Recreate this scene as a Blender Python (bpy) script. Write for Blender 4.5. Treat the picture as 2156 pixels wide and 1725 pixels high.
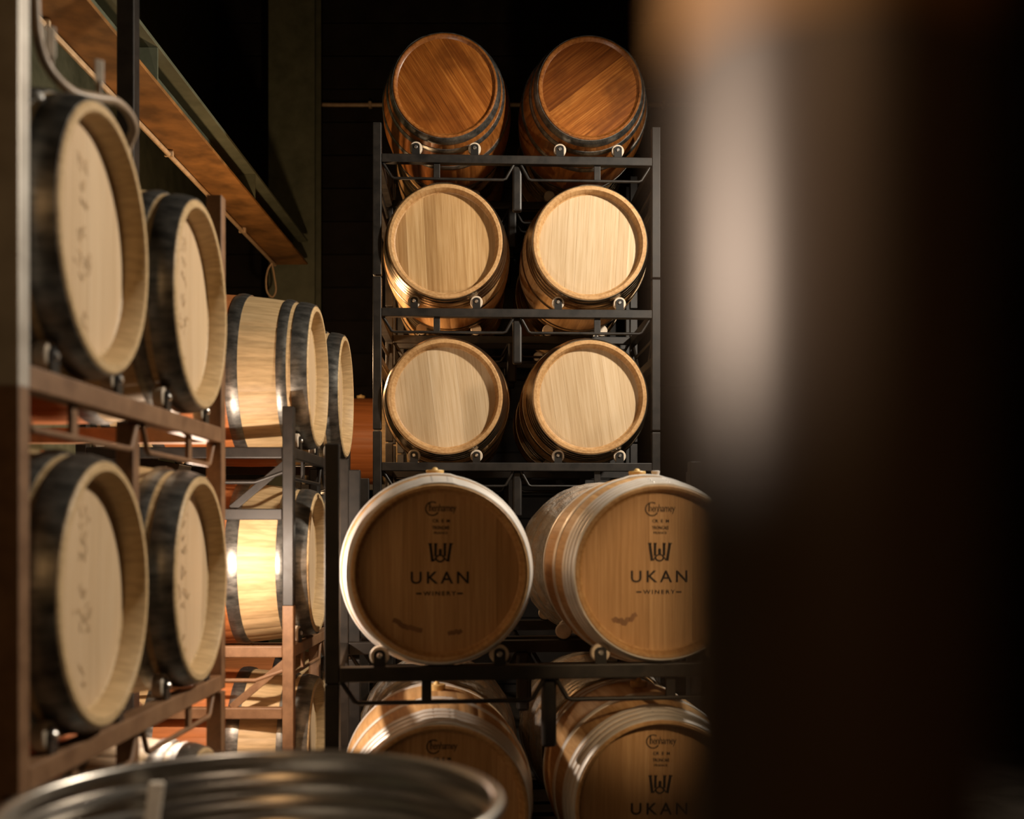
import bpy, bmesh, math, random
from mathutils import Vector, Matrix, Euler

for o in list(bpy.data.objects):
    bpy.data.objects.remove(o)
random.seed(7)
S = bpy.context.scene
C = S.collection
R = math.radians
EYE = 1.45                      # camera height above the floor; heights "h" below are relative to it
F = 2350.0                      # focal length in pixels of the 2156 px wide frame

# ------------------------------------------------------------------ camera
cd = bpy.data.cameras.new('camera'); cam = bpy.data.objects.new('camera', cd); C.objects.link(cam)
cam.location = (0, 0, EYE); cam.rotation_euler = (R(90), 0, 0)
cd.sensor_width = 36; cd.lens = F / 2156 * 36
cd.shift_x = -(1110 - 1078) / 2156; cd.shift_y = (1112 - 862.5) / 2156
cd.clip_start = 0.02
cd.dof.use_dof = True; cd.dof.focus_distance = 5.9; cd.dof.aperture_fstop = 1.7
S.camera = cam

# ------------------------------------------------------------------ world, lamps, exposure
w = bpy.data.worlds.new('world'); S.world = w; w.use_nodes = True
w.node_tree.nodes['Background'].inputs[0].default_value = (1.0, 0.66, 0.36, 1)
w.node_tree.nodes['Background'].inputs[1].default_value = 0.055

def spot(name, loc, target, power, col, size, blend, radius):
    l = bpy.data.lights.new(name, 'SPOT'); l.energy = power; l.color = col
    l.spot_size = R(size); l.spot_blend = blend; l.shadow_soft_size = radius
    o = bpy.data.objects.new(name, l); C.objects.link(o)
    o.location = (loc[0], loc[1], loc[2] + EYE)
    d = Vector((target[0], target[1], target[2])) - Vector(loc)
    o.rotation_euler = d.to_track_quat('-Z', 'Y').to_euler()
    return o
def point(name, loc, power, col, radius):
    l = bpy.data.lights.new(name, 'POINT'); l.energy = power; l.color = col; l.shadow_soft_size = radius
    o = bpy.data.objects.new(name, l); C.objects.link(o); o.location = (loc[0], loc[1], loc[2] + EYE)
    return o
spot('key_lamp', (2.05, 4.12, 2.30), (-0.1, 4.62, 0.10), 580, (1.0, 0.87, 0.71), 124, 0.50, 0.10)
point('warm_lamp', (-1.13, 3.90, -0.14), 50, (1.0, 0.80, 0.63), 0.025)
point('far_lamp', (-1.25, 6.45, 0.98), 60, (1.0, 0.62, 0.32), 0.05)
spot('post_streak_fill', (-1.15, 0.10, 0.26), (0.10, 0.27, 0.092), 108, (1.0, 0.82, 0.66), 8.0, 1.0, 0.02)  # added unseen spot, narrowed to put the bright streak on the near post
spot('aisle_lamp', (1.45, 1.7, 0.75), (0.62, 3.85, -0.26), 150, (1.0, 0.68, 0.38), 25, 0.6, 0.05)
point('rear_fill', (-0.3, -2.0, 1.7), 44, (1.0, 0.56, 0.24), 0.30)  # added unseen warm fill behind the camera, lifts the dark barrel heads
spot('drum_fill', (0.5, 0.7, 2.7), (-0.42, 1.74, -0.55), 120, (1.0, 0.80, 0.62), 22, 0.7, 0.10)  # added unseen fill spot that brightens the drum rim and lining
V = S.view_settings
V.view_transform = 'Standard'; V.look = 'None'; V.exposure = 0.0; V.gamma = 1.0; V.use_curve_mapping = False

# ------------------------------------------------------------------ materials
def mat(name):
    m = bpy.data.materials.new(name); m.use_nodes = True
    nt = m.node_tree; b = nt.nodes['Principled BSDF']
    return m, nt, b
def N(nt, t, **kw):
    n = nt.nodes.new(t)
    for k, v in kw.items(): setattr(n, k, v)
    return n
def mathn(nt, op, a, b=None):
    n = N(nt, 'ShaderNodeMath', operation=op)
    for i, v in enumerate((a, b)):
        if v is None: continue
        if isinstance(v, (int, float)): n.inputs[i].default_value = v
        else: nt.links.new(v, n.inputs[i])
    return n.outputs[0]
def ramp(nt, fac, stops):
    r = N(nt, 'ShaderNodeValToRGB'); e = r.color_ramp.elements
    while len(e) < len(stops): e.new(0.5)
    for i, (p, c) in enumerate(stops):
        e[i].position = p; e[i].color = (*c, 1)
    nt.links.new(fac, r.inputs[0]); return r.outputs[0]
def noise(nt, vec, scale, detail=4, rough=0.55, mp=None):
    if mp:
        m = N(nt, 'ShaderNodeMapping'); m.inputs['Scale'].default_value = mp
        nt.links.new(vec, m.inputs[0]); vec = m.outputs[0]
    n = N(nt, 'ShaderNodeTexNoise'); n.inputs['Scale'].default_value = scale
    n.inputs['Detail'].default_value = detail; n.inputs['Roughness'].default_value = rough
    nt.links.new(vec, n.inputs['Vector']); return n.outputs[0]
def mixc(nt, mode, fac, a, b):
    n = N(nt, 'ShaderNodeMix', data_type='RGBA', blend_type=mode)
    for i, v in ((0, fac), (6, a), (7, b)):
        if isinstance(v, (int, float)): n.inputs[i].default_value = v
        elif isinstance(v, tuple): n.inputs[i].default_value = (*v, 1)
        else: nt.links.new(v, n.inputs[i])
    return n.outputs[2]
def bump(nt, b, h, strength, dist=0.002):
    n = N(nt, 'ShaderNodeBump'); n.inputs['Strength'].default_value = strength; n.inputs['Distance'].default_value = dist
    nt.links.new(h, n.inputs['Height']); nt.links.new(n.outputs[0], b.inputs['Normal'])

def wood_board(name, dark, mid, light, vary, blotch=0.0, rough=0.55):
    """head boards: grain along local Z, tone differs from board to board"""
    m, nt, b = mat(name)
    tc = N(nt, 'ShaderNodeTexCoord').outputs['Object']
    oi = N(nt, 'ShaderNodeObjectInfo')
    off = N(nt, 'ShaderNodeVectorMath', operation='ADD')
    cx = N(nt, 'ShaderNodeCombineXYZ'); nt.links.new(mathn(nt, 'MULTIPLY', oi.outputs['Random'], 37.0), cx.inputs[1])
    nt.links.new(mathn(nt, 'MULTIPLY', oi.outputs['Random'], 11.0), cx.inputs[2])
    nt.links.new(tc, off.inputs[0]); nt.links.new(cx.outputs[0], off.inputs[1])
    g = noise(nt, off.outputs[0], 1.0, 6, 0.6, (95, 95, 3.2))
    g2 = noise(nt, off.outputs[0], 1.0, 3, 0.5, (320, 320, 7))
    f = mathn(nt, 'ADD', mathn(nt, 'MULTIPLY', g, 0.75), mathn(nt, 'MULTIPLY', g2, 0.25))
    c = ramp(nt, f, [(0.30, dark), (0.50, mid), (0.68, light)])
    v = mathn(nt, 'ADD', mathn(nt, 'MULTIPLY', mathn(nt, 'SUBTRACT', oi.outputs['Random'], 0.5), vary), 1.0)
    vc = N(nt, 'ShaderNodeCombineXYZ')
    nt.links.new(v, vc.inputs[0]); nt.links.new(mathn(nt, 'POWER', v, 1.25), vc.inputs[1]); nt.links.new(mathn(nt, 'POWER', v, 1.6), vc.inputs[2])
    c = mixc(nt, 'MULTIPLY', 1.0, c, vc.outputs[0])
    if blotch:
        bl = noise(nt, tc, 6.0, 3, 0.6)
        c = mixc(nt, 'MIX', mathn(nt, 'MULTIPLY', ramp(nt, bl, [(0.48, (0, 0, 0)), (0.72, (1, 1, 1))]), blotch), c, dark)
    nt.links.new(c, b.inputs['Base Color']); b.inputs['Roughness'].default_value = rough
    b.inputs['Specular IOR Level'].default_value = 0.3
    bump(nt, b, f, 0.12)
    return m
def wood_stave(name, dark, mid, light, stain=None, stain_half=0.0, rough=0.5, spec=0.35):
    """barrel staves: grain along the barrel axis (local Y), tone per stave"""
    m, nt, b = mat(name)
    tc = N(nt, 'ShaderNodeTexCoord').outputs['Object']
    sx = N(nt, 'ShaderNodeSeparateXYZ'); nt.links.new(tc, sx.inputs[0])
    a = mathn(nt, 'ARCTAN2', sx.outputs[0], sx.outputs[2])
    k = mathn(nt, 'FLOOR', mathn(nt, 'MULTIPLY', mathn(nt, 'ADD', a, math.pi), 30 / (2 * math.pi)))
    wn = N(nt, 'ShaderNodeTexWhiteNoise', noise_dimensions='1D'); nt.links.new(k, wn.inputs['W'])
    g = noise(nt, tc, 1.0, 5, 0.6, (70, 2.5, 70))
    f = mathn(nt, 'ADD', mathn(nt, 'MULTIPLY', g, 0.7), mathn(nt, 'MULTIPLY', wn.outputs[0], 0.10))
    c = ramp(nt, f, [(0.22, dark), (0.42, mid), (0.62, light)])
    if stain:
        d = mathn(nt, 'ABSOLUTE', sx.outputs[1])
        s = mathn(nt, 'LESS_THAN', d, stain_half)
        c = mixc(nt, 'MIX', mathn(nt, 'MULTIPLY', s, 0.9), c, mixc(nt, 'MULTIPLY', 0.6, c, stain) if False else stain)
        g3 = ramp(nt, g, [(0.3, (0.7, 0.7, 0.7)), (0.7, (1.15, 1.15, 1.15))])
        c = mixc(nt, 'MULTIPLY', 0.7, c, g3)
    nt.links.new(c, b.inputs['Base Color']); b.inputs['Roughness'].default_value = rough
    b.inputs['Specular IOR Level'].default_value = spec
    bump(nt, b, g, 0.1)
    return m
def metal(name, c1, c2, rough, metallic=1.0, scale=14, stretch=(1, 1, 1), rvar=0.2):
    m, nt, b = mat(name)
    tc = N(nt, 'ShaderNodeTexCoord').outputs['Object']
    g = noise(nt, tc, scale, 6, 0.65, stretch)
    nt.links.new(ramp(nt, g, [(0.32, c1), (0.68, c2)]), b.inputs['Base Color'])
    r = mathn(nt, 'ADD', mathn(nt, 'MULTIPLY', g, rvar), rough - rvar * 0.5)
    nt.links.new(r, b.inputs['Roughness']); b.inputs['Metallic'].default_value = metallic
    return m
def plain(name, c, rough=0.5, metallic=0.0, spec=0.5, vary=0.15, scale=20):
    m, nt, b = mat(name)
    tc = N(nt, 'ShaderNodeTexCoord').outputs['Object']
    g = noise(nt, tc, scale, 4)
    lo = tuple(x * (1 - vary) for x in c); hi = tuple(min(1, x * (1 + vary)) for x in c)
    nt.links.new(ramp(nt, g, [(0.35, lo), (0.65, hi)]), b.inputs['Base Color'])
    b.inputs['Roughness'].default_value = rough; b.inputs['Metallic'].default_value = metallic
    b.inputs['Specular IOR Level'].default_value = spec
    return m

M = {}
M['head_even'] = wood_board('oak_head_even', (0.43, 0.295, 0.155), (0.54, 0.40, 0.24), (0.61, 0.475, 0.31), 0.16)
M['head_new'] = wood_board('oak_head_new', (0.34, 0.19, 0.07), (0.47, 0.29, 0.125), (0.57, 0.38, 0.19), 0.48)
M['head_left'] = wood_board('oak_head_pale', (0.55, 0.385, 0.22), (0.61, 0.445, 0.275), (0.66, 0.50, 0.325), 0.12)
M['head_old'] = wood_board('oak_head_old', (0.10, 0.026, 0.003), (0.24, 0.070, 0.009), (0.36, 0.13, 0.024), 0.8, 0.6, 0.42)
M['head_brand'] = wood_board('oak_head_branded', (0.36, 0.20, 0.08), (0.48, 0.28, 0.125), (0.56, 0.35, 0.17), 0.4, 0.15)
M['stave_new'] = wood_stave('oak_stave_new', (0.36, 0.19, 0.07), (0.52, 0.31, 0.135), (0.62, 0.41, 0.21))
M['stave_left'] = wood_stave('oak_stave_stained', (0.52, 0.355, 0.175), (0.57, 0.40, 0.21), (0.60, 0.435, 0.24), (0.46, 0.135, 0.032), 0.150)
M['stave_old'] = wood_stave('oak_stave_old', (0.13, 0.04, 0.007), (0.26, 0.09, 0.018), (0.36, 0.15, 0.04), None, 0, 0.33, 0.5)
M['hoop_bright'] = metal('galvanised_hoop', (0.66, 0.63, 0.58), (0.84, 0.81, 0.77), 0.40, 0.30, 9, (1, 5, 1))
M['hoop_bronze'] = metal('tarnished_hoop', (0.22, 0.16, 0.10), (0.55, 0.44, 0.31), 0.30, 1.0, 9, (1, 5, 1))
M['hoop_dark'] = metal('weathered_hoop', (0.10, 0.10, 0.093), (0.30, 0.29, 0.265), 0.38, 0.85, 40, (1, 0.35, 1), 0.25)
M['rivet'] = metal('rivet_zinc', (0.7, 0.68, 0.65), (0.85, 0.83, 0.8), 0.3)
M['bung'] = plain('silicone_bung', (0.72, 0.50, 0.20), 0.45)
M['clear'] = plain('clear_cap', (0.8, 0.78, 0.75), 0.2)
M['ink'] = plain('branding_ink', (0.018, 0.012, 0.008), 0.8)
M['ink_pale'] = plain('faded_stamp', (0.555, 0.385, 0.215), 0.8)
M['stain'] = plain('wine_stain', (0.24, 0.12, 0.048), 0.6)
M['rack'] = metal('painted_rack_steel', (0.004, 0.0035, 0.003), (0.019, 0.014, 0.010), 0.5, 0.0, 16)
M['rack_brown'] = metal('brown_rack_steel', (0.15, 0.074, 0.034), (0.25, 0.135, 0.066), 0.55, 0.0, 16)
M['lit_post'] = metal('lit_post_steel', (0.42, 0.38, 0.33), (0.60, 0.56, 0.50), 0.45, 0.3, 8)  # pale version of the rack steel, lamplight painted onto the nearest left post
M['roller'] = plain('nylon_roller', (0.62, 0.52, 0.40), 0.5)
M['bracket'] = plain('black_bracket', (0.012, 0.011, 0.010), 0.4)
M['steel'] = metal('stainless_steel', (0.42, 0.39, 0.35), (0.55, 0.52, 0.47), 0.30, 1.0, 5, (1, 1, 6), 0.12)
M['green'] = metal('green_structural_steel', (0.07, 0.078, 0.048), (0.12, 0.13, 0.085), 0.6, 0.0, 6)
M['flange'] = plain('rusty_flange', (0.22, 0.105, 0.030), 0.6, 0, 0.4, 0.4, 5)
M['conduit'] = plain('conduit_paint', (0.42, 0.30, 0.18), 0.45)
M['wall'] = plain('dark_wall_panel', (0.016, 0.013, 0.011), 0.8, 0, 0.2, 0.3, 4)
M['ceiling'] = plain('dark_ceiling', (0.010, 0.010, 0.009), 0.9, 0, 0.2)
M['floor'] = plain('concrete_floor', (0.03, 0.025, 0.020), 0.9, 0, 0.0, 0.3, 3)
M['hose'] = plain('beige_hose', (0.32, 0.23, 0.15), 0.45)
M['tag'] = plain('white_tag', (0.75, 0.68, 0.58), 0.6)
M['pillar'] = plain('brown_painted_post', (0.060, 0.038, 0.024), 0.40, 0.25, 0.8, 0.1, 6)

def wrap_mat():
    m, nt, b = mat('shrink_wrap')
    tc = N(nt, 'ShaderNodeTexCoord').outputs['Object']
    g = noise(nt, tc, 1.0, 5, 0.65, (16, 5, 16))
    g2 = noise(nt, tc, 34, 4)
    h = mathn(nt, 'ADD', g, mathn(nt, 'MULTIPLY', g2, 0.3))
    b.inputs['Base Color'].default_value = (0.8, 0.75, 0.68, 1); b.inputs['Roughness'].default_value = 0.16
    bump(nt, b, h, 0.9, 0.02)
    t = N(nt, 'ShaderNodeBsdfTransparent'); mx = N(nt, 'ShaderNodeMixShader')
    fac = ramp(nt, g, [(0.35, (0.30, 0.30, 0.30)), (0.75, (0.75, 0.75, 0.75))])
    nt.links.new(fac, mx.inputs[0]); nt.links.new(t.outputs[0], mx.inputs[1]); nt.links.new(b.outputs[0], mx.inputs[2])
    nt.links.new(mx.outputs[0], nt.nodes['Material Output'].inputs[0])
    return m
M['wrap'] = wrap_mat()

# ------------------------------------------------------------------ mesh helpers
def mesh(name, verts, faces, m, smooth=False, angle=None):
    me = bpy.data.meshes.new(name); me.from_pydata([tuple(v) for v in verts], [], faces); me.update()
    bm = bmesh.new(); bm.from_mesh(me); bmesh.ops.recalc_face_normals(bm, faces=bm.faces); bm.to_mesh(me); bm.free()
    me.materials.append(M[m])
    if smooth:
        for p in me.polygons: p.use_smooth = True
        if angle: me.set_sharp_from_angle(angle=R(angle))
    return me
def link(name, me, parent=None, loc=(0, 0, 0), rot=(0, 0, 0)):
    o = bpy.data.objects.new(name, me); C.objects.link(o)
    o.location = loc; o.rotation_euler = rot
    if parent is not None: o.parent = parent
    return o
def tag(o, label=None, cat=None, group=None, kind=None):
    if label: o['label'] = label
    if cat: o['category'] = cat
    if group: o['group'] = group
    if kind: o['kind'] = kind
    return o
def thing(name, label, cat, loc, rot=(0, 0, 0), group=None):
    o = bpy.data.objects.new(name, None); C.objects.link(o); o.empty_display_size = 0.1
    o.location = (loc[0], loc[1], loc[2] + EYE); o.rotation_euler = rot
    return tag(o, label, cat, group)
def box_bm(bm, c, s, bev=0.0, rot=None):
    r = bmesh.ops.create_cube(bm, size=1.0)
    mtx = Matrix.Translation(c) @ (rot.to_matrix().to_4x4() if rot else Matrix.Identity(4)) @ Matrix.Diagonal((*s, 1))
    bmesh.ops.transform(bm, matrix=mtx, verts=r['verts'])
    if bev:
        ed = list({e for v in r['verts'] for e in v.link_edges})
        bmesh.ops.bevel(bm, geom=ed, offset=bev, segments=2, profile=0.5, affect='EDGES')
def box(name, c, s, m, parent=None, bev=0.004, rot=None):
    bm = bmesh.new(); box_bm(bm, (0, 0, 0), s, bev)
    me = bpy.data.meshes.new(name); bm.to_mesh(me); bm.free(); me.materials.append(M[m])
    o = link(name, me, parent, c)
    if rot: o.rotation_euler = rot
    return o
def tube_geo(pts, rad, n=8, closed=False):
    pts = [Vector(p) for p in pts]; V_, F_ = [], []
    up = Vector((0, 0, 1)); prev = None
    for i, p in enumerate(pts):
        a = pts[max(0, i - 1)]; b = pts[min(len(pts) - 1, i + 1)]
        t = (b - a).normalized()
        if prev is None:
            x = t.cross(up)
            if x.length < 1e-3: x = t.cross(Vector((1, 0, 0)))
        else:
            x = prev - t * prev.dot(t)
        x.normalize(); y = t.cross(x); prev = x
        for k in range(n):
            an = 2 * math.pi * k / n
            V_.append(p + (x * math.cos(an) + y * math.sin(an)) * rad)
    for i in range(len(pts) - 1):
        for k in range(n):
            F_.append((i * n + k, i * n + (k + 1) % n, (i + 1) * n + (k + 1) % n, (i + 1) * n + k))
    F_.append(tuple(range(n - 1, -1, -1))); F_.append(tuple(range((len(pts) - 1) * n, len(pts) * n)))
    return V_, F_
def tube(name, pts, rad, m, parent=None, n=8, smooth=True):
    V_, F_ = tube_geo(pts, rad, n)
    return link(name, mesh(name, V_, F_, m, smooth, 60), parent)
def curve_pts(pts, per=8):
    """Catmull-Rom through the points"""
    P = [Vector(p) for p in pts]; P = [P[0] * 2 - P[1]] + P + [P[-1] * 2 - P[-2]]; out = []
    for i in range(1, len(P) - 2):
        for k in range(per):
            t = k / per
            out.append(0.5 * ((2 * P[i]) + (P[i + 1] - P[i - 1]) * t + (2 * P[i - 1] - 5 * P[i] + 4 * P[i + 1] - P[i + 2]) * t * t
                              + (3 * P[i] - P[i - 1] - 3 * P[i + 1] + P[i + 2]) * t ** 3))
    out.append(P[-2]); return out
def lathe_geo(prof, n, axis='Z', closed_profile=False):
    V_, F_ = [], []
    for (r, h) in prof:
        for k in range(n):
            a = 2 * math.pi * k / n; c, s = math.cos(a) * r, math.sin(a) * r
            V_.append((c, s, h) if axis == 'Z' else (s, h, c))
    m = len(prof)
    for i in range(m - 1 if not closed_profile else m):
        j = (i + 1) % m
        for k in range(n):
            F_.append((i * n + k, i * n + (k + 1) % n, j * n + (k + 1) % n, j * n + k))
    return V_, F_
def P(px, py, z):
    """real position of a spot seen in the photograph, at a depth z chosen from the layout of the racks"""
    return ((px - 1110) * z / F, z, (1112 - py) * z / F)

# ------------------------------------------------------------------ the room
def structure(o, label=None):
    return tag(o, label, None, None, 'structure')
XL, XR, YB, YF, ZF, ZC = -2.75, 4.2, 9.85, -3.0, -EYE, 4.9
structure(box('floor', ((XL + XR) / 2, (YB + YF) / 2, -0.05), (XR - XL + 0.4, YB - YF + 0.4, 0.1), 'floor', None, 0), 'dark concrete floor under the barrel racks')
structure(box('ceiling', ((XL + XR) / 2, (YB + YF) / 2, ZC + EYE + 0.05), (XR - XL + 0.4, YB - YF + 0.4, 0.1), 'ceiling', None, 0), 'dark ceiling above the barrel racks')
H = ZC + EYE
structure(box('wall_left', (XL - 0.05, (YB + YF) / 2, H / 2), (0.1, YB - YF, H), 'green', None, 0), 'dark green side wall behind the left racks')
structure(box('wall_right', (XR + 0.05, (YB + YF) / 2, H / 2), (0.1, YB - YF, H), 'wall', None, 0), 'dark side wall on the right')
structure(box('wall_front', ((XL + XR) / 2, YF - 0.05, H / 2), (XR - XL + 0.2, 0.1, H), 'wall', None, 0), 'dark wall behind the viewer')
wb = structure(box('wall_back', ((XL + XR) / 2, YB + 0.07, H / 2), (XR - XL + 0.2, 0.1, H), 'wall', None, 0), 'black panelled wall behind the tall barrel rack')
ph = 0.292
bm = bmesh.new(); box_bm(bm, (0, 0, 0), (XR - XL, 0.024, ph - 0.012), 0.004)
pm = bpy.data.meshes.new('panel'); bm.to_mesh(pm); bm.free(); pm.materials.append(M['wall'])
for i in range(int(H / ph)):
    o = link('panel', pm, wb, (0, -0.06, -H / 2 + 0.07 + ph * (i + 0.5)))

# overhead steel beam running along the left side
bx0, bx1, bz0, bz1, by0, by1 = -2.0, -1.75, 2.10, 2.30, -1.0, 8.9
beam = thing('steel_beam', 'dark green steel I-beam running overhead along the left racks', 'beam', (bx1 - 0.125, by0, bz0))
L = by1 - by0
box('bottom_flange', (0, L / 2, 0.009), (0.25, L, 0.018), 'flange', beam, 0.002)
box('top_flange', (0, L / 2, 0.191), (0.25, L, 0.018), 'green', beam, 0.002)
box('web', (0, L / 2, 0.1), (0.012, L, 0.164), 'green', beam, 0.001)
for y in (2.6, 4.4, 6.3, 8.2):
    box('stiffener', (0.064, y, 0.1), (0.115, 0.012, 0.162), 'green', beam, 0.001)
col = thing('steel_column', 'wide dark green steel column standing in the far left corner', 'column', (-1.93, 9.15, ZF))
box('flange', (0, 0, H / 2), (0.38, 0.02, H), 'green', col, 0.002)
box('web', (0, 0.14, H / 2), (0.014, 0.26, H), 'green', col, 0.001)
box('flange', (0, 0.28, H / 2), (0.38, 0.02, H), 'green', col, 0.002)
strut = thing('steel_strut', 'thin black steel strut rising behind the upper left barrels', 'column', (-1.53, 4.28, ZF))
box('post', (0, 0, H / 2), (0.066, 0.066, H), 'rack', strut, 0.004)
box('base_plate', (0, 0, 0.006), (0.16, 0.16, 0.012), 'rack', strut, 0.002)
cp = thing('conduit_pipe', 'thin painted conduit strapped along the underside of the overhead beam', 'pipe', (-1.99, 0, 2.075))
tube('pipe', [(0, 1.0, 0), (0, 4.3, 0), (0, 8.8, 0)], 0.014, 'conduit', cp)
for y in (3.0, 4.6, 6.2, 7.8):
    box('clamp', (0, y, 0.006), (0.05, 0.022, 0.036), 'conduit', cp, 0.003)
bc = thing('wall_conduit', 'pale conduit pipe running straight across the back wall', 'pipe', (0, YB - 0.04, 3.72))
tube('pipe', curve_pts([(-1.93, 0, -0.6), (-1.93, 0, -0.25), (-1.90, 0, -0.06), (-1.82, 0, 0), (-1.6, 0, 0), (0, 0, 0), (3.8, 0, 0)], 6), 0.018, 'conduit', bc)
for x in (-1.38, -0.6, 0.3, 1.2):
    box('clamp', (x, 0.0, 0), (0.025, 0.05, 0.05), 'conduit', bc, 0.003)
lc = thing('hanging_cable', 'looped brown cable hanging from the end of the overhead conduit', 'cable', (-1.99, 8.7, 1.955))
tube('cable', curve_pts([(0, 0, 0.11), (-0.03, 0, 0.06), (-0.045, 0, -0.02), (-0.04, 0.01, -0.11), (0.0, 0.02, -0.15), (0.03, 0.01, -0.10), (0.02, 0, 0.0), (0.0, 0, 0.11)], 6), 0.008, 'conduit', lc)

# ------------------------------------------------------------------ barrels
LEN = 0.95
TYPES = {
    # rh: radius at the chime, rb: belly radius, hoops: distances from the end, boards
    'cask_even':  dict(rh=0.300, rb=0.350, stave='stave_new', head='head_even', hoop='hoop_bronze', rec=0.045,
                       hoops=[(0.004, 0.036), (0.043, 0.072), (0.080, 0.110), (0.119, 0.150), (0.275, 0.312)]),
    'cask_new':   dict(rh=0.300, rb=0.350, stave='stave_new', head='head_new', hoop='hoop_bronze', rec=0.045,
                       hoops=[(0.004, 0.036), (0.043, 0.072), (0.080, 0.110), (0.119, 0.150), (0.275, 0.312)]),
    'cask_brand': dict(rh=0.300, rb=0.350, stave='stave_new', head='head_brand', hoop='hoop_bright', rec=0.045, lip=0.016,
                       hoops=[(0.003, 0.032), (0.043, 0.069), (0.081, 0.107), (0.119, 0.147), (0.270, 0.308)]),
    'cask_left':  dict(rh=0.300, rb=0.350, stave='stave_left', head='head_left', hoop='hoop_dark', rec=0.055,
                       hoops=[(0.006, 0.070), (0.088, 0.128), (0.278, 0.330)]),
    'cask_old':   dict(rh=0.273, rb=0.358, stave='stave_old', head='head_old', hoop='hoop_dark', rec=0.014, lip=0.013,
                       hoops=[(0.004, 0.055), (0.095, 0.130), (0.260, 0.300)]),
}
def rad(T, y):
    t = abs(y) / (LEN / 2)
    return T['rb'] - (T['rb'] - T['rh']) * t ** 2
def body_mesh(T, name):
    h = LEN / 2; prof = []
    rl, rec = T['rh'] - T.get('lip', 0.022), T['rec']; ri = rl - T.get('lip', 0.022) * 0.45
    prof += [(ri - 0.006, -h + rec + 0.02, 0), (ri - 0.006, -h + rec, 0), (ri, -h + rec - 0.004, 0), (rl, -h + 0.003, 0), (rl + 0.003, -h, 0), (T['rh'] - 0.004, -h, 0)]
    K = 22
    for i in range(K + 1):
        y = -h + 0.004 + (2 * h - 0.008) * i / K
        prof.append((rad(T, y), y, 1))
    prof += [(a, -b, 0) for a, b, _ in reversed(prof[:6])]
    NS = 30; angs = []
    for s in range(NS):
        a0 = 2 * math.pi * s / NS; e = 2 * math.pi / NS
        angs += [(a0, 1), (a0 + 0.05 * e, 0), (a0 + 0.5 * e, 0), (a0 + 0.95 * e, 0)]
    n = len(angs); V_, F_ = [], []
    for r, y, g in prof:
        for a, cut in angs:
            rr = r - (0.0010 if (cut and g) else 0)
            V_.append((math.sin(a) * rr, y, math.cos(a) * rr))
    for i in range(len(prof) - 1):
        for k in range(n):
            F_.append((i * n + k, i * n + (k + 1) % n, (i + 1) * n + (k + 1) % n, (i + 1) * n + k))
    return mesh(name, V_, F_, T['stave'], True, 35)
def hoop_mesh(T, a, b, name):
    """steel band with a lapped joint at the top"""
    h = LEN / 2; n = 96; V_, F_ = [], []; th = 0.0028
    ys = [-h + a + (b - a) * i / 4 for i in range(5)]
    for k in range(n + 1):
        an = 2 * math.pi * k / n + 0.14
        lap = 0.003 if k >= n - 5 or k == 0 else 0.0
        for j, y in enumerate(ys):
            belly = 0.0036 * math.sin(math.pi * j / 4)
            r = rad(T, y) + th + lap + belly
            V_.append((math.sin(an) * r, y, math.cos(an) * r))
        for y in (ys[-1], ys[0]):
            r = rad(T, y) - 0.001
            V_.append((math.sin(an) * r, y, math.cos(an) * r))
    q = 7
    for k in range(n):
        for j in range(q):
            F_.append((k * q + j, (k + 1) * q + j, (k + 1) * q + (j + 1) % q, k * q + (j + 1) % q))
    return mesh(name, V_, F_, T['hoop'], True, 35)
def rivet_mesh(T, a, b, name):
    h = LEN / 2; V_, F_ = [], []; y = -h + (a + b) / 2
    for an in (-0.085, 0.085):
        r = rad(T, y) + 0.0045; c = Vector((math.sin(an) * r, y, math.cos(an) * r)); nrm = Vector((math.sin(an), 0, math.cos(an)))
        tx = Vector((0, 1, 0)); ty = nrm.cross(tx); base = len(V_)
        for (rr, hh) in ((0.0062, 0.0), (0.0056, 0.003), (0.003, 0.0052)):
            for k in range(8):
                t = k * math.pi / 4
                V_.append(c + (tx * math.cos(t) + ty * math.sin(t)) * rr + nrm * hh)
        for i in range(2):
            for k in range(8):
                F_.append((base + i * 8 + k, base + i * 8 + (k + 1) % 8, base + (i + 1) * 8 + (k + 1) % 8, base + (i + 1) * 8 + k))
        F_.append(tuple(base + 16 + k for k in range(8)))
    return mesh(name, V_, F_, 'rivet', True)
def board_meshes(T, name, nb, seed):
    rnd = random.Random(seed); r = T['rh'] - T.get('lip', 0.022) * 1.45 - 0.0005; h = LEN / 2
    ws = [rnd.uniform(0.75, 1.3) for _ in range(nb)]; s = sum(ws); xs = [-r]
    for w_ in ws: xs.append(xs[-1] + w_ / s * 2 * r)
    out = []
    for i in range(nb):
        x0, x1 = xs[i] + (0.0001 if i else 0.001), xs[i + 1] - (0.0001 if i < nb - 1 else 0.001)
        proud = rnd.uniform(0, 0.0005)
        def outline(ins):
            a, b = x0 + ins, x1 - ins; rr = r - ins; pts = []
            m_ = 9
            for k in range(m_): x = a + (b - a) * k / (m_ - 1); pts.append((x, math.sqrt(max(rr * rr - x * x, 1e-6))))
            for k in range(m_): x = b - (b - a) * k / (m_ - 1); pts.append((x, -math.sqrt(max(rr * rr - x * x, 1e-6))))
            return pts
        y0 = -h + T['rec'] - proud; V_, F_ = [], []
        for ins, y in ((0.0005, y0), (0.0, y0 + 0.0006), (0.0, y0 + 0.018)):
            for (x, z) in outline(ins): V_.append((x, y, z))
        n = 18
        F_.append(tuple(range(n)))
        for a in range(2):
            for k in range(n): F_.append((a * n + k, a * n + (k + 1) % n, (a + 1) * n + (k + 1) % n, (a + 1) * n + k))
        out.append(mesh(name, V_, F_, T['head']))
    return out
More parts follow.
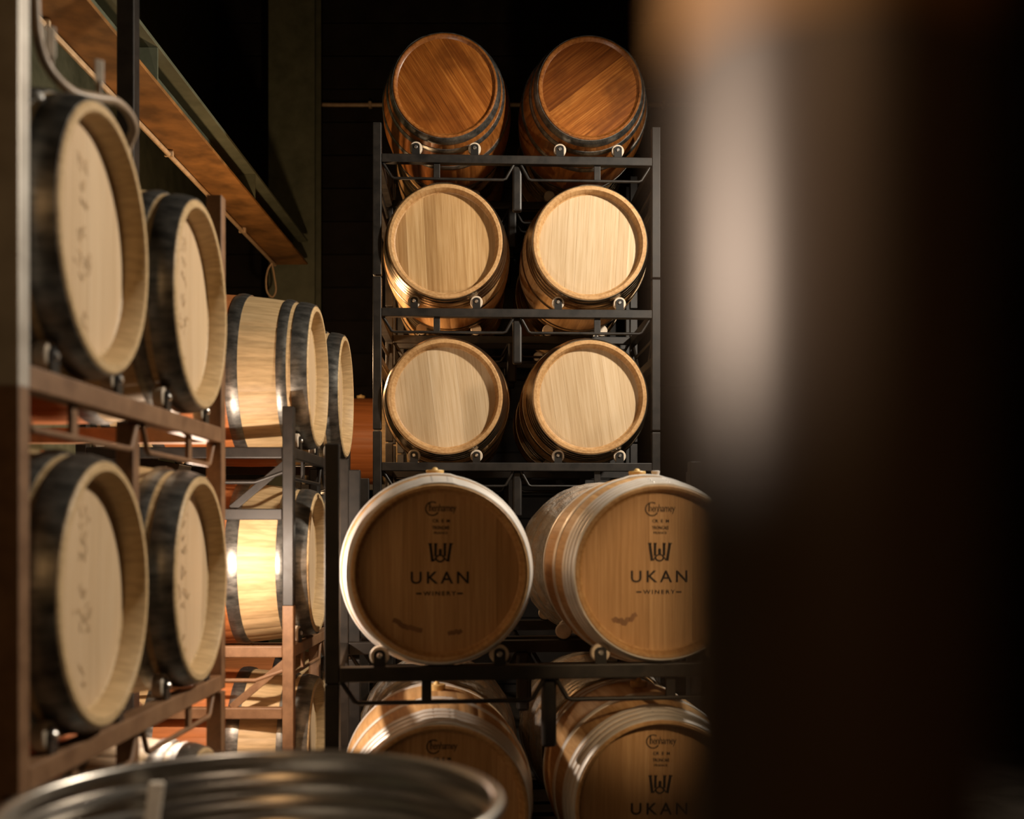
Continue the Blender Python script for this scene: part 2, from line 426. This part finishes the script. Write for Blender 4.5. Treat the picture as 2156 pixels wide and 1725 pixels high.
def bung_mesh(name, T):
    V_, F_ = lathe_geo([(0.001, -0.01), (0.030, -0.01), (0.032, 0.004), (0.034, 0.018), (0.032, 0.021), (0.012, 0.021), (0.0105, 0.027), (0.006, 0.031), (0.001, 0.032)], 20)
    V_ = [(a, b, c + T['rb']) for a, b, c in V_]
    return mesh(name, V_, F_, 'bung', True, 40)
KIT = {}
for key, T in TYPES.items():
    k = dict(body=body_mesh(T, 'barrel_body'), hoops=[], rivets=[], boards=[], bung=bung_mesh('bung', T))
    for (a, b) in T['hoops']:
        k['hoops'].append(hoop_mesh(T, a, b, 'hoop')); k['rivets'].append(rivet_mesh(T, a, b, 'rivets'))
    for v in range(3): k['boards'].append(board_meshes(T, 'head_board', (7, 8, 7)[v], hash_seed := 31 * v + len(key)))
    r = T['rh'] - 0.03
    Vr, Fr = lathe_geo([(0.001, LEN / 2 - T['rec']), (r, LEN / 2 - T['rec']), (r, LEN / 2 - T['rec'] - 0.018), (0.001, LEN / 2 - T['rec'] - 0.018)], 40, 'Y')
    k['rear'] = mesh('rear_head', Vr, Fr, T['head'], True, 30)
    Vw, Fw = lathe_geo([(rad(T, y) + 0.012 + 0.004 * math.sin(i * 2.3), y) for i, y in enumerate([-0.47 + 0.94 * j / 20 for j in range(21)])], 72, 'Y')
    rnd = random.Random(3)
    Vw = [(x * (s_ := 1 + rnd.uniform(-0.006, 0.010)), y, z * s_) for x, y, z in Vw]
    k['wrap'] = mesh('plastic_wrap', Vw, Fw, 'wrap', True)
    KIT[key] = k

def text_mesh(txt, x0, x1, zc, hgt, bold=0.0, shear=0.0, spacing=1.0):
    """flat lettering in the XZ plane, fitted to a width and a height"""
    cu = bpy.data.curves.new('lettering', 'FONT'); cu.body = txt; cu.size = 1; cu.offset = bold; cu.shear = shear
    cu.space_character = spacing; cu.resolution_u = 3
    ob = bpy.data.objects.new('lettering', cu); C.objects.link(ob)
    dg = bpy.context.evaluated_depsgraph_get(); me = bpy.data.meshes.new_from_object(ob.evaluated_get(dg))
    bpy.data.objects.remove(ob); bpy.data.curves.remove(cu)
    xs = [v.co.x for v in me.vertices]; ys = [v.co.y for v in me.vertices]
    ax, bx_, ay, by_ = min(xs), max(xs), min(ys), max(ys)
    for v in me.vertices:
        x = x0 + (v.co.x - ax) / (bx_ - ax) * (x1 - x0); z = zc + ((v.co.y - ay) / (by_ - ay) - 0.5) * hgt
        v.co = (x, 0, z)
    me.name = 'lettering'; return me
def stroke_mesh(lines, wdt, m, name):
    """flat strokes along polylines in the XZ plane"""
    V_, F_ = [], []
    for ln in lines:
        wd = wdt
        if isinstance(ln, tuple): ln, wd = ln
        for i in range(len(ln) - 1):
            a, b = Vector((ln[i][0], 0, ln[i][1])), Vector((ln[i + 1][0], 0, ln[i + 1][1]))
            t = (b - a).normalized(); nn = Vector((-t.z, 0, t.x)) * wd / 2; e = t * wd * 0.25
            k = len(V_); lift = Vector((0, -0.00002 * (i % 2), 0))
            V_ += [a - nn - e + lift, a + nn - e + lift, b + nn + e + lift, b - nn + e + lift]; F_.append((k, k + 1, k + 2, k + 3))
    return mesh(name, V_, F_, m)
def zp(x, y): return ((x - 487) * 0.000225, (1265 - y) * 0.000225)
def arc(cx, cy, r, a0, a1, n=14, ry=None):
    return [zp(cx + r * math.cos(R(a0 + (a1 - a0) * i / n)), cy + (ry or r) * math.sin(R(a0 + (a1 - a0) * i / n))) for i in range(n + 1)]
k_ = 0.000225
BRAND = [
    ('winery_name', text_mesh('UKAN', (45 - 487) * k_, (922 - 487) * k_, (1265 - 1341) * k_, 186 * k_, 0.012, 0, 1.35)),
    ('winery_word', text_mesh('WINERY', (235 - 487) * k_, (730 - 487) * k_, (1265 - 1580) * k_, 64 * k_, 0.02, 0, 1.35)),
    ('winery_dashes', stroke_mesh([[zp(135, 1580), zp(203, 1580)], [zp(750, 1582), zp(825, 1582)]], 24 * k_, 'ink', 'winery_dashes')),
    ('winery_emblem', stroke_mesh([
        ([zp(338, 830), zp(372, 1085)], 40 * k_), ([zp(420, 830), zp(418, 1010)], 38 * k_), ([zp(560, 830), zp(558, 1010)], 38 * k_), ([zp(650, 830), zp(608, 1085)], 40 * k_),
        ([zp(314, 830), zp(364, 830)], 18 * k_), ([zp(400, 830), zp(444, 830)], 18 * k_), ([zp(540, 830), zp(584, 830)], 18 * k_), ([zp(630, 830), zp(680, 830)], 18 * k_),
        ([zp(355, 1088), zp(395, 1085), zp(430, 1035)], 20 * k_), ([zp(625, 1088), zp(590, 1085), zp(545, 1035)], 20 * k_),
        (arc(488, 1025, 68, 10, 170, 12, 74), 24 * k_), (arc(488, 1052, 58, 200, 340, 10, 50), 22 * k_),
        ([zp(490, 925), zp(490, 1000)], 44 * k_), (arc(490, 928, 14, 180, 360, 6), 18 * k_)], 10 * k_, 'ink', 'winery_emblem')),
    ('cooper_initial', stroke_mesh([(arc(372, 298, 100, 35, 300, 22, 102), 17 * k_), ([zp(330, 215), zp(330, 335)], 16 * k_)], 12 * k_, 'ink', 'cooper_initial')),
    ('cooper_name', text_mesh('henhamey', (322 - 487) * k_, (735 - 487) * k_, (1265 - 300) * k_, 150 * k_, 0.0, 0.12, 0.9)),
    ('cooper_mark', text_mesh('CR  E  M', (375 - 487) * k_, (635 - 487) * k_, (1265 - 482) * k_, 50 * k_, 0.02)),
    ('cooper_mark', text_mesh('TRONCAIS', (370 - 487) * k_, (628 - 487) * k_, (1265 - 585) * k_, 52 * k_, 0.02)),
    ('cooper_mark', text_mesh('FRANCE', (395 - 487) * k_, (602 - 487) * k_, (1265 - 665) * k_, 34 * k_, 0.02)),
]
for nm, me in BRAND:
    me.materials.clear(); me.materials.append(M['ink'])
rs = random.Random(12)
def jag(pts, amp):
    out = []
    for i in range(len(pts) - 1):
        for k in range(6):
            t = k / 6
            out.append((pts[i][0] + (pts[i + 1][0] - pts[i][0]) * t, pts[i][1] + (pts[i + 1][1] - pts[i][1]) * t + rs.uniform(-amp, amp)))
    return out
STAIN = stroke_mesh([(jag([(-0.155, -0.16), (-0.11, -0.185), (-0.055, -0.20)], 0.004), 0.016), (jag([(0.03, -0.205), (0.08, -0.20)], 0.003), 0.014)], 0.008, 'stain', 'wine_stain')
STAIN2 = stroke_mesh([(jag([(-0.16, -0.165), (-0.12, -0.175), (-0.075, -0.15)], 0.005), 0.016)], 0.01, 'stain', 'wine_stain')
def faded_marks(seed, lean):
    """illegible, blurred cooper's stamps on a head: short strokes only"""
    rr = random.Random(seed); ls = []
    def cl(x, z, w_, h_, n):
        for _ in range(n):
            a = (x + rr.uniform(-w_, w_), z + rr.uniform(-h_, h_)); b = (a[0] + rr.uniform(-0.016, 0.016), a[1] + rr.uniform(-0.016, 0.016)); ls.append(([a, b], rr.uniform(0.004, 0.008)))
    cl(0, 0.165, 0.03, 0.018, 9); cl(0.005, 0.11, 0.022, 0.008, 6); cl(0.005, 0.075, 0.018, 0.010, 7)
    cl(0, 0.0, 0.02, 0.018, 8); cl(0.005, -0.055, 0.05, 0.016, 14); cl(0.01, -0.085, 0.035, 0.006, 4)
    cl(0.01, -0.18, 0.01, 0.006, 3); cl(0.02, -0.215, 0.016, 0.008, 5)
    return stroke_mesh(ls, 0.005, 'ink_pale', 'faded_stamp')
FADED = [faded_marks(s, 0) for s in (1, 2, 3, 4)]

cnt = [0]
def barrel(kind, center, yaw, label, group, roll=0.0, variant=None, brand=False, stain=None, faded=None, wrap=False, bung=True, detail=True):
    T, k = TYPES[kind], KIT[kind]; cnt[0] += 1
    rot = (Matrix.Rotation(yaw, 4, 'Z') @ Matrix.Rotation(roll, 4, 'Y')).to_euler()
    t = thing('wine_barrel', label, 'barrel', center, rot, group)
    body = link('barrel_body', k['body'], t)
    v = cnt[0] % 3 if variant is None else variant
    for me in k['boards'][v]: link('head_board', me, t)
    link('rear_head', k['rear'], t)
    for hm, rm in zip(k['hoops'], k['rivets']):
        hp = link('hoop', hm, t); tag(link('rivets', rm, hp), kind='stuff')
    for hm in k['hoops']: link('hoop', hm, t, (0, 0, 0), (0, 0, math.pi))
    if bung: link('bung', k['bung'], t)
    yh = -LEN / 2 + T['rec'] - 0.0016
    if brand:
        for nm, me in BRAND: link(nm, me, t, (0.0, yh, 0))
    if stain: link('wine_stain', stain, t, (0, yh, 0))
    if faded is not None: tag(link('faded_stamp', FADED[faded], t, (-0.015, yh, 0.01)), kind='stuff')
    if wrap: tag(link('plastic_wrap', k['wrap'], t), 'crinkled clear plastic wrap')
    return t

# ------------------------------------------------------------------ barrel racks
def cyl_mesh(name, r, l, m, n=20):
    V_, F_ = lathe_geo([(0.001, -l / 2), (r - 0.003, -l / 2), (r, -l / 2 + 0.003), (r, l / 2 - 0.003), (r - 0.003, l / 2), (0.001, l / 2)], n, 'Y')
    return mesh(name, V_, F_, m, True, 35)
ROLL = cyl_mesh('roller', 0.033, 0.030, 'roller', 24)
BOLT = cyl_mesh('bolt', 0.010, 0.010, 'rivet', 8)
def bracket_mesh():
    V_, F_ = [], []; pts = [(-0.020, -0.036), (0.020, -0.036), (0.020, 0.004)]
    for i in range(7): a = R(180 * i / 6); pts.append((0.020 * math.cos(a), 0.008 + 0.014 * math.sin(a)))
    pts.append((-0.020, 0.004)); n = len(pts)
    for y in (-0.003, 0.003):
        for x, z in pts: V_.append((x, y, z))
    F_.append(tuple(range(n))); F_.append(tuple(range(2 * n - 1, n - 1, -1)))
    for k in range(n): F_.append((k, (k + 1) % n, n + (k + 1) % n, n + k))
    return mesh('bracket', V_, F_, 'bracket')
BRK = bracket_mesh()
boxcache = {}
def rbox(name, c, s, m, parent, bev=0.004):
    key = (name, tuple(round(x, 4) for x in s), m)
    if key not in boxcache:
        bm = bmesh.new(); box_bm(bm, (0, 0, 0), s, bev); me = bpy.data.meshes.new(name); bm.to_mesh(me); bm.free(); me.materials.append(M[m]); boxcache[key] = me
    return link(name, boxcache[key], parent, c)
def rack(center, yaw, label, group, m='rack', hx=0.737, leg=0.65, stub=0.17, bdx=0.38, tb=0.045, rollers=True, low_side=True, zc=0.308, lit_post=False, hanger=True):
    """one welded steel rack for two barrels; origin at the foot, top of the beams at height 'leg'"""
    t = thing('barrel_rack', label, 'barrel rack', (center[0], center[1], center[2] - leg), (0, 0, yaw), group)
    zt = leg; yb = 0.415
    for sy in (-1, 1):
        rbox('beam', (0, sy * yb, zt - tb / 2), (2 * hx - tb, tb, tb), m, t)
        for sx in (-1, 1):
            rbox('post', (sx * hx, sy * yb, (leg + stub) / 2), (tb, tb, leg + stub - 0.003), 'lit_post' if lit_post and sx < 0 and sy < 0 else m, t)
            pts = [(sx * (hx - 0.03), sy * yb, zt - tb), (sx * (hx - 0.075), sy * yb, zt - 0.118), (sx * (hx - 0.09), sy * yb, zt - 0.124), (sx * 0.075, sy * yb, zt - 0.124), (sx * 0.06, sy * yb, zt - 0.118), (sx * 0.02, sy * yb, zt - tb)]
            if True:
                V_, F_ = tube_geo(pts, 0.008, 8); link('fork_guide', mesh('fork_guide', V_, F_, m, True, 60), t)
                rbox('tab', (sx * 0.425, sy * yb, zt - tb - 0.04), (0.034, 0.012, 0.082), m, t, 0.002)
        if hanger and not (0.1 < leg < 0.3):
            rbox('hanger', (0, sy * (yb - 0.03), zt - tb - 0.12), (0.05, 0.05, 0.24), m, t, 0.01)
    for sx in (-1, 1):
        rbox('side_beam', (sx * hx, 0, zt - tb / 2), (tb, 2 * yb - tb, tb), m, t)
        if low_side and leg > 0.4:
            rbox('side_beam', (sx * hx, 0, zt - 0.27), (tb, 2 * yb - tb, tb), m, t)
            for sy in (-1, 1):
                V_, F_ = tube_geo([(sx * hx, sy * (yb - tb / 2), zt - 0.10), (sx * hx, sy * 0.28, zt - 0.14), (sx * hx, 0.0, zt - 0.14)], 0.009, 8)
                link('side_brace', mesh('side_brace', V_, F_, m, True, 60), t)
            for sy in (-1, 1):
                o = rbox('gusset', (sx * hx, sy * (yb - 0.12), zt - 0.155), (0.012, 0.29, 0.03), m, t, 0.002)
                o.rotation_euler = (sy * R(40), 0, 0)
    if rollers:
        xr = math.sqrt(max(0.348 ** 2 - zc ** 2, 0.01))
        for bx_ in (-bdx, bdx):
            for s in (-1, 1):
                for sy in (-1, 1):
                    r_ = link('roller', ROLL, t, (bx_ + s * xr, sy * (yb - 0.004), zt + 0.036))
                    link('bracket', BRK, r_, (0, sy * 0.0195, 0)); link('bolt', BOLT, r_, (0, sy * 0.024, 0.002))
    return t
def at(rc, yaw, lx, ly, h):
    c, s = math.cos(yaw), math.sin(yaw)
    return (rc[0] + lx * c - ly * s, rc[1] + lx * s + ly * c, h)

# tall rack at the back (front file and the file behind it)
YA = R(2.7); A = (-0.072, 6.325)
rows = [(0.688, 0.345, 'lowest'), (1.50, 1.157, 'middle'), (2.315, 1.967, 'top')]
for i, (hc, hb, w_) in enumerate(rows):
    rack((A[0], A[1], hb), YA, {'lowest': 'black steel rack carrying the lowest bright pair of barrels in the tall stack', 'middle': 'black steel rack carrying the middle pair of barrels in the tall stack', 'top': 'black steel rack carrying the two dark old barrels at the top'}[w_],
         'black racks of the tall stack', 'rack', leg=(hb + EYE) if i == 0 else 0.64, stub=0.165, zc=hc - hb - 0.036)
LB = {('lowest', 0): 'pale oak barrel at the left end of the lowest row on the tall rack', ('lowest', 1): 'pale oak barrel at the right end of the lowest row on the tall rack',
      ('middle', 0): 'oak barrel with striped light and dark head boards, left of the middle row', ('middle', 1): 'oak barrel with an evenly pale head, right of the middle row',
      ('top', 0): 'dark old barrel with boards slanting down rightwards, top left of tall rack', ('top', 1): 'dark old barrel with boards slanting up rightwards, top right of tall rack'}
for i, (hc, hb, w_) in enumerate(rows):
    for j, lx in enumerate((-0.38, 0.38)):
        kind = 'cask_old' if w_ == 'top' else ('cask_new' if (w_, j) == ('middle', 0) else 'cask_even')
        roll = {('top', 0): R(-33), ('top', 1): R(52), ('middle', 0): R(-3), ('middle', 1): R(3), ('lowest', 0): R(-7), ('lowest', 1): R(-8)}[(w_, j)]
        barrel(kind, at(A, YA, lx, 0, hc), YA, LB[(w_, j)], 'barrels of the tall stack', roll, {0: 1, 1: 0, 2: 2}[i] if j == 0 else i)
B = (-0.12, 7.36)
for i, (hc, hb, w_) in enumerate(rows):
    rack((B[0], B[1], hb), YA, 'black steel rack hidden behind the %s row of the tall stack' % w_, 'black racks behind the tall stack', 'rack', leg=(hb + EYE) if i == 0 else 0.64, stub=0.165, zc=hc - hb - 0.036)
    for j, lx in enumerate((-0.38, 0.38)):
        barrel('cask_new', at(B, YA, lx, 0, hc), YA, 'oak barrel half hidden behind the %s %s barrel of the tall stack' % ('left' if j == 0 else 'right', w_), 'barrels behind the tall stack', R(-12 + 9 * i + 20 * j))

# the branded barrels in front
YU = R(7); U = (0.028, 4.271); HB = -0.470; HC = -0.152; PT = 0.81
ub = [(HC, HB, 'upper'), (HC - PT, HB - PT, 'bottom')]
for hc, hb, w_ in ub:
    up = w_ == 'upper'
    rack((U[0], U[1], hb), YU, 'dark steel rack under the two branded barrels in front of the tall stack' if up else 'dark steel rack on the floor under the lowest branded barrels',
         'racks of the branded barrels', 'rack', hx=0.742, leg=0.055 if up else hb + EYE, stub=0.755, zc=hc - hb - 0.036, tb=0.050, low_side=False)
    for j, lx in enumerate((-0.38, 0.38)):
        yb_ = YU if j == 0 else R(4.6)
        hd_ = at(U, YU, lx, -LEN / 2, hc)
        t = barrel('cask_brand', (hd_[0] - math.sin(yb_) * LEN / 2, hd_[1] + math.cos(yb_) * LEN / 2, hc), yb_,
                   {('upper', 0): 'branded barrel with bright steel hoops and fully readable lettering', ('upper', 1): 'branded barrel with bright steel hoops cut off by the blurred post',
                    ('bottom', 0): 'branded barrel with patches of warm light on its hoops at the bottom left', ('bottom', 1): 'branded barrel at the bottom edge beside the blurred post'}[(w_, j)],
                   'branded barrels', 0.0 if up else R(1), 0 if j == 0 else 2, True, (STAIN if j == 0 else STAIN2) if up else None)
        if up and j == 1:
            V_, F_ = lathe_geo([(0.001, 0), (0.014, 0), (0.013, 0.006), (0.017, 0.026), (0.015, 0.028), (0.001, 0.028)], 14)
            airl = link('valve_cap', mesh('valve_cap', V_, F_, 'clear', True, 40), t, (0.062, -0.05, 0.343))

# wrapped barrels behind the branded ones
YC = R(5.5); CC = (-0.045, 5.27)
for hc, hb, w_ in ub:
    up = w_ == 'upper'
    rack((CC[0], CC[1], hb), YC, 'dark steel rack behind the upper branded barrels' if up else 'dark steel rack on the floor behind the lowest branded barrels',
         'racks behind the branded barrels', 'rack', hx=0.738, leg=0.055 if up else hb + EYE, stub=0.72, zc=hc - hb - 0.036, tb=0.050, low_side=False)
    for j, lx in enumerate((-0.38, 0.38)):
        if up and j == 0: continue
        barrel('cask_new', at(CC, YC, lx, 0, hc), YC,
               {('upper', 1): 'plastic wrapped barrel peeking out between the two branded barrels', ('bottom', 0): 'plastic wrapped barrel behind the lowest left branded barrel', ('bottom', 1): 'plastic wrapped barrel behind the lowest right branded barrel'}[(w_, j)],
               'plastic wrapped barrels', R(6), None, wrap=True, bung=False)

# ------------------------------------------------------------------ racks along the left side (heads towards the aisle)
YL = R(90); XH = -0.955; XC = XH - LEN / 2
LH = [(0.655, 0.325, 'upper'), (-0.150, -0.475, 'lower'), (-0.955, -1.285, 'bottom')]
L1 = (XC, 2.905); L2 = (XC + 0.03, 5.20)
for i, (hc, hb, w_) in enumerate(LH):
    rack((L1[0] + 0.002, L1[1] + 0.008, hb), YL, {'upper': 'brown steel rack under the upper pair of blurred barrels at left', 'lower': 'brown steel rack under the lower pair of blurred barrels at left', 'bottom': 'brown steel rack on the floor at the near left'}[w_],
         'racks at the near left', 'rack_brown', hx=0.719, leg=0.05 if i < 2 else hb + EYE, stub=0.755, zc=hc - hb - 0.036, bdx=0.372, low_side=False, tb=0.05, lit_post=(i == 0))
    rack((L2[0] + 0.025, L2[1], hb), YL, {'upper': 'dark steel rack with short posts under the pair of grey hooped barrels', 'lower': 'rusty steel rack under the brightly lit barrel at left', 'bottom': 'rusty steel rack on the floor behind the steel drum'}[w_],
         'racks at the far left', 'rack_brown' if i else 'rack', hx=0.703, leg=0.64 if i < 2 else hb + EYE, stub=0.165, zc=hc - hb - 0.036, bdx=0.362)
    for j, lx in enumerate((-0.372, 0.372)):
        barrel('cask_left', at(L1, YL, lx, 0, hc), R(92.1),
               {('upper', 0): 'large blurred barrel with pale stamped head nearest at upper left', ('upper', 1): 'second black hooped barrel from the left edge in the upper row', ('lower', 0): 'large blurred barrel with pale stamped head nearest at lower left',
                ('lower', 1): 'second grey hooped barrel from the left edge in the lower row', ('bottom', 0): 'barrel on the floor rack at the left edge behind the drum', ('bottom', 1): 'barrel under the slanting brown beam behind the drum'}[(w_, j)],
               'barrels at the near left', 0.0 if not (i == 1) else R(3), None, faded=(i * 2 + j) % 4 if i < 2 else None)
        barrel('cask_left', at((L2[0] + 0.022, L2[1]), YL, lx, 0, hc), R(92.1),
               {('upper', 0): 'barrel with red stained belly and grey hoops seen from its side', ('upper', 1): 'barrel whose rim shows just behind the red bellied barrel', ('lower', 0): 'barrel with brightly lit side behind the rusty post',
                ('lower', 1): 'barrel hidden behind the brightly lit one beside the black post', ('bottom', 0): 'orange lit barrel at the bottom between drum and rusty post', ('bottom', 1): 'barrel at the bottom behind the orange lit one'}[(w_, j)],
               'barrels at the far left', 0.0)
L3 = (-1.29, 9.02)
rack((L3[0], L3[1], 0.325), YL, 'black steel rack in the far corner under a single red barrel', 'racks at the far left', 'rack', hx=0.703, leg=0.325 + EYE, stub=0.165, zc=0.294, bdx=0.362)
barrel('cask_left', at(L3, YL, -0.362, 0, 0.655), YL, 'single red bellied barrel with a bung, far behind at left of the tall rack', 'barrels at the far left')

# ------------------------------------------------------------------ hose and small fittings at the upper left
hp = [P(72, -30, 2.38), P(78, 70, 2.40), P(100, 140, 2.44), P(150, 192, 2.50), P(205, 206, 2.58), P(240, 212, 2.64), P(268, 236, 2.70), P(282, 270, 2.74), P(270, 306, 2.76), P(264, 332, 2.76)]
o0 = Vector(hp[3])
hs = thing('hose', 'beige hose looping over the nearest upper left barrel', 'hose', hp[3])
tube('tube', [Vector(p) - o0 for p in curve_pts(hp, 8)], 0.0115, 'hose', hs, 10)
V_, F_ = lathe_geo([(0.001, -0.022), (0.011, -0.022), (0.012, -0.004), (0.009, 0.0), (0.009, 0.016), (0.001, 0.016)], 12)
link('nozzle', mesh('nozzle', V_, F_, 'tag', True, 40), hs, Vector(P(263, 338, 2.76)) - o0)
for (px, py, hh, ww, z) in ((73, 50, 0.042, 0.016, 2.45), (88, 66, 0.036, 0.012, 2.45), (107, 88, 0.068, 0.020, 2.45), (209, 152, 0.058, 0.020, 2.58)):
    c = Vector(P(px, py, z)) - o0
    tg = box('tag', c, (ww, 0.004, hh), 'tag', hs, 0.002, (0, 0, R(35)))
for (px, py, z) in ((107, 140, 2.46), (208, 192, 2.58)):
    c = Vector(P(px, py, z)) - o0
    box('tag_stem', c, (0.012, 0.004, 0.05), 'hose', hs, 0.001)
for (px, py, z) in ((145, 206, 2.5), (235, 212, 2.64)):
    c = Vector(P(px, py, z)) - o0
    V_, F_ = lathe_geo([(0.0105, -0.006), (0.0115, 0), (0.0105, 0.006)], 12, 'Y'); link('clamp', mesh('clamp', V_, F_, 'rivet', True), hs, c, (0, 0, R(60)))
kn = thing('white_knob', 'small glossy white knob beside the nearest left post', 'knob', P(79, 207, 2.36))
V_, F_ = lathe_geo([(0.001, -0.014), (0.010, -0.012), (0.014, -0.004), (0.014, 0.005), (0.009, 0.012), (0.001, 0.014)], 14); link('cap', mesh('cap', V_, F_, 'clear', True, 50), kn)
V_, F_ = lathe_geo([(0.004, -0.02), (0.004, -0.012)], 8); box('stem', (-0.012, 0, 0), (0.02, 0.006, 0.006), 'rivet', kn, 0.001)

# ------------------------------------------------------------------ open steel drum in the foreground
DR, DY, DH = 0.377, 1.74, -0.424
drum = thing('steel_drum', 'open stainless steel drum with ribbed inside in the foreground', 'drum', (-0.421, DY, ZF))
hd = DH - ZF
prof = [(DR, 0.0)]
z = 0.0
for zr in (0.25, 0.5, 0.75):
    prof += [(DR, zr * hd - 0.03), (DR + 0.010, zr * hd - 0.012), (DR + 0.010, zr * hd + 0.012), (DR, zr * hd + 0.03)]
prof += [(DR, hd - 0.012)]
V_, F_ = lathe_geo(prof, 96); link('shell', mesh('shell', V_, F_, 'steel', True, 40), drum)
ip = [(DR - 0.004, 0.01)]
zz = hd - 0.045 - 0.042 * 22
while zz < hd - 0.03:
    ip += [(DR - 0.004, zz - 0.018), (DR - 0.012, zz - 0.012), (DR - 0.017, zz - 0.003), (DR - 0.014, zz + 0.006), (DR - 0.004, zz + 0.012)]; zz += 0.042
ip += [(DR - 0.004, hd - 0.012)]
V_, F_ = lathe_geo(ip, 96); link('ribbed_lining', mesh('ribbed_lining', V_, F_, 'steel', True, 40), drum)
rp = [(DR - 0.001 + 0.0105 * math.cos(2 * math.pi * i / 12), hd - 0.006 + 0.0105 * math.sin(2 * math.pi * i / 12)) for i in range(12)]
V_, F_ = lathe_geo(rp, 96, 'Z', True); link('rolled_rim', mesh('rolled_rim', V_, F_, 'steel', True), drum)
V_, F_ = lathe_geo([(0.001, 0.004), (DR - 0.003, 0.004), (DR - 0.003, 0.0), (0.001, 0.0)], 64); link('bottom', mesh('bottom', V_, F_, 'steel'), drum)
dx = -0.262
box('inner_strap', (dx, math.sqrt((DR - 0.02) ** 2 - dx ** 2), hd - 0.225), (0.028, 0.010, 0.40), 'tag', drum, 0.004, (R(4), R(6), R(35)))

# ------------------------------------------------------------------ blurred brown post right beside the camera
post = thing('foreground_post', 'large out-of-focus brown post standing very close on the right', 'post', (0.0, 0.0, ZF))
ZPOST = 0.275
pr = 0.041; pxc = (1440 - 1110) * ZPOST / F + pr
post.location = (pxc, ZPOST + pr * 0.5, 0)
V_, F_ = lathe_geo([(0.001, 0.0), (pr + 0.03, 0.0), (pr + 0.03, 0.012), (pr, 0.016), (pr, H - 0.02), (0.001, H - 0.02)], 64)
link('shaft', mesh('shaft', V_, F_, 'pillar', True, 40), post)
V_, F_ = lathe_geo([(pr + 0.0002, EYE + 0.122), (pr + 0.0012, EYE + 0.124), (pr + 0.0012, EYE + 0.175), (pr + 0.0002, EYE + 0.177)], 64)
link('collar', mesh('collar', V_, F_, 'flange', True, 40), post)
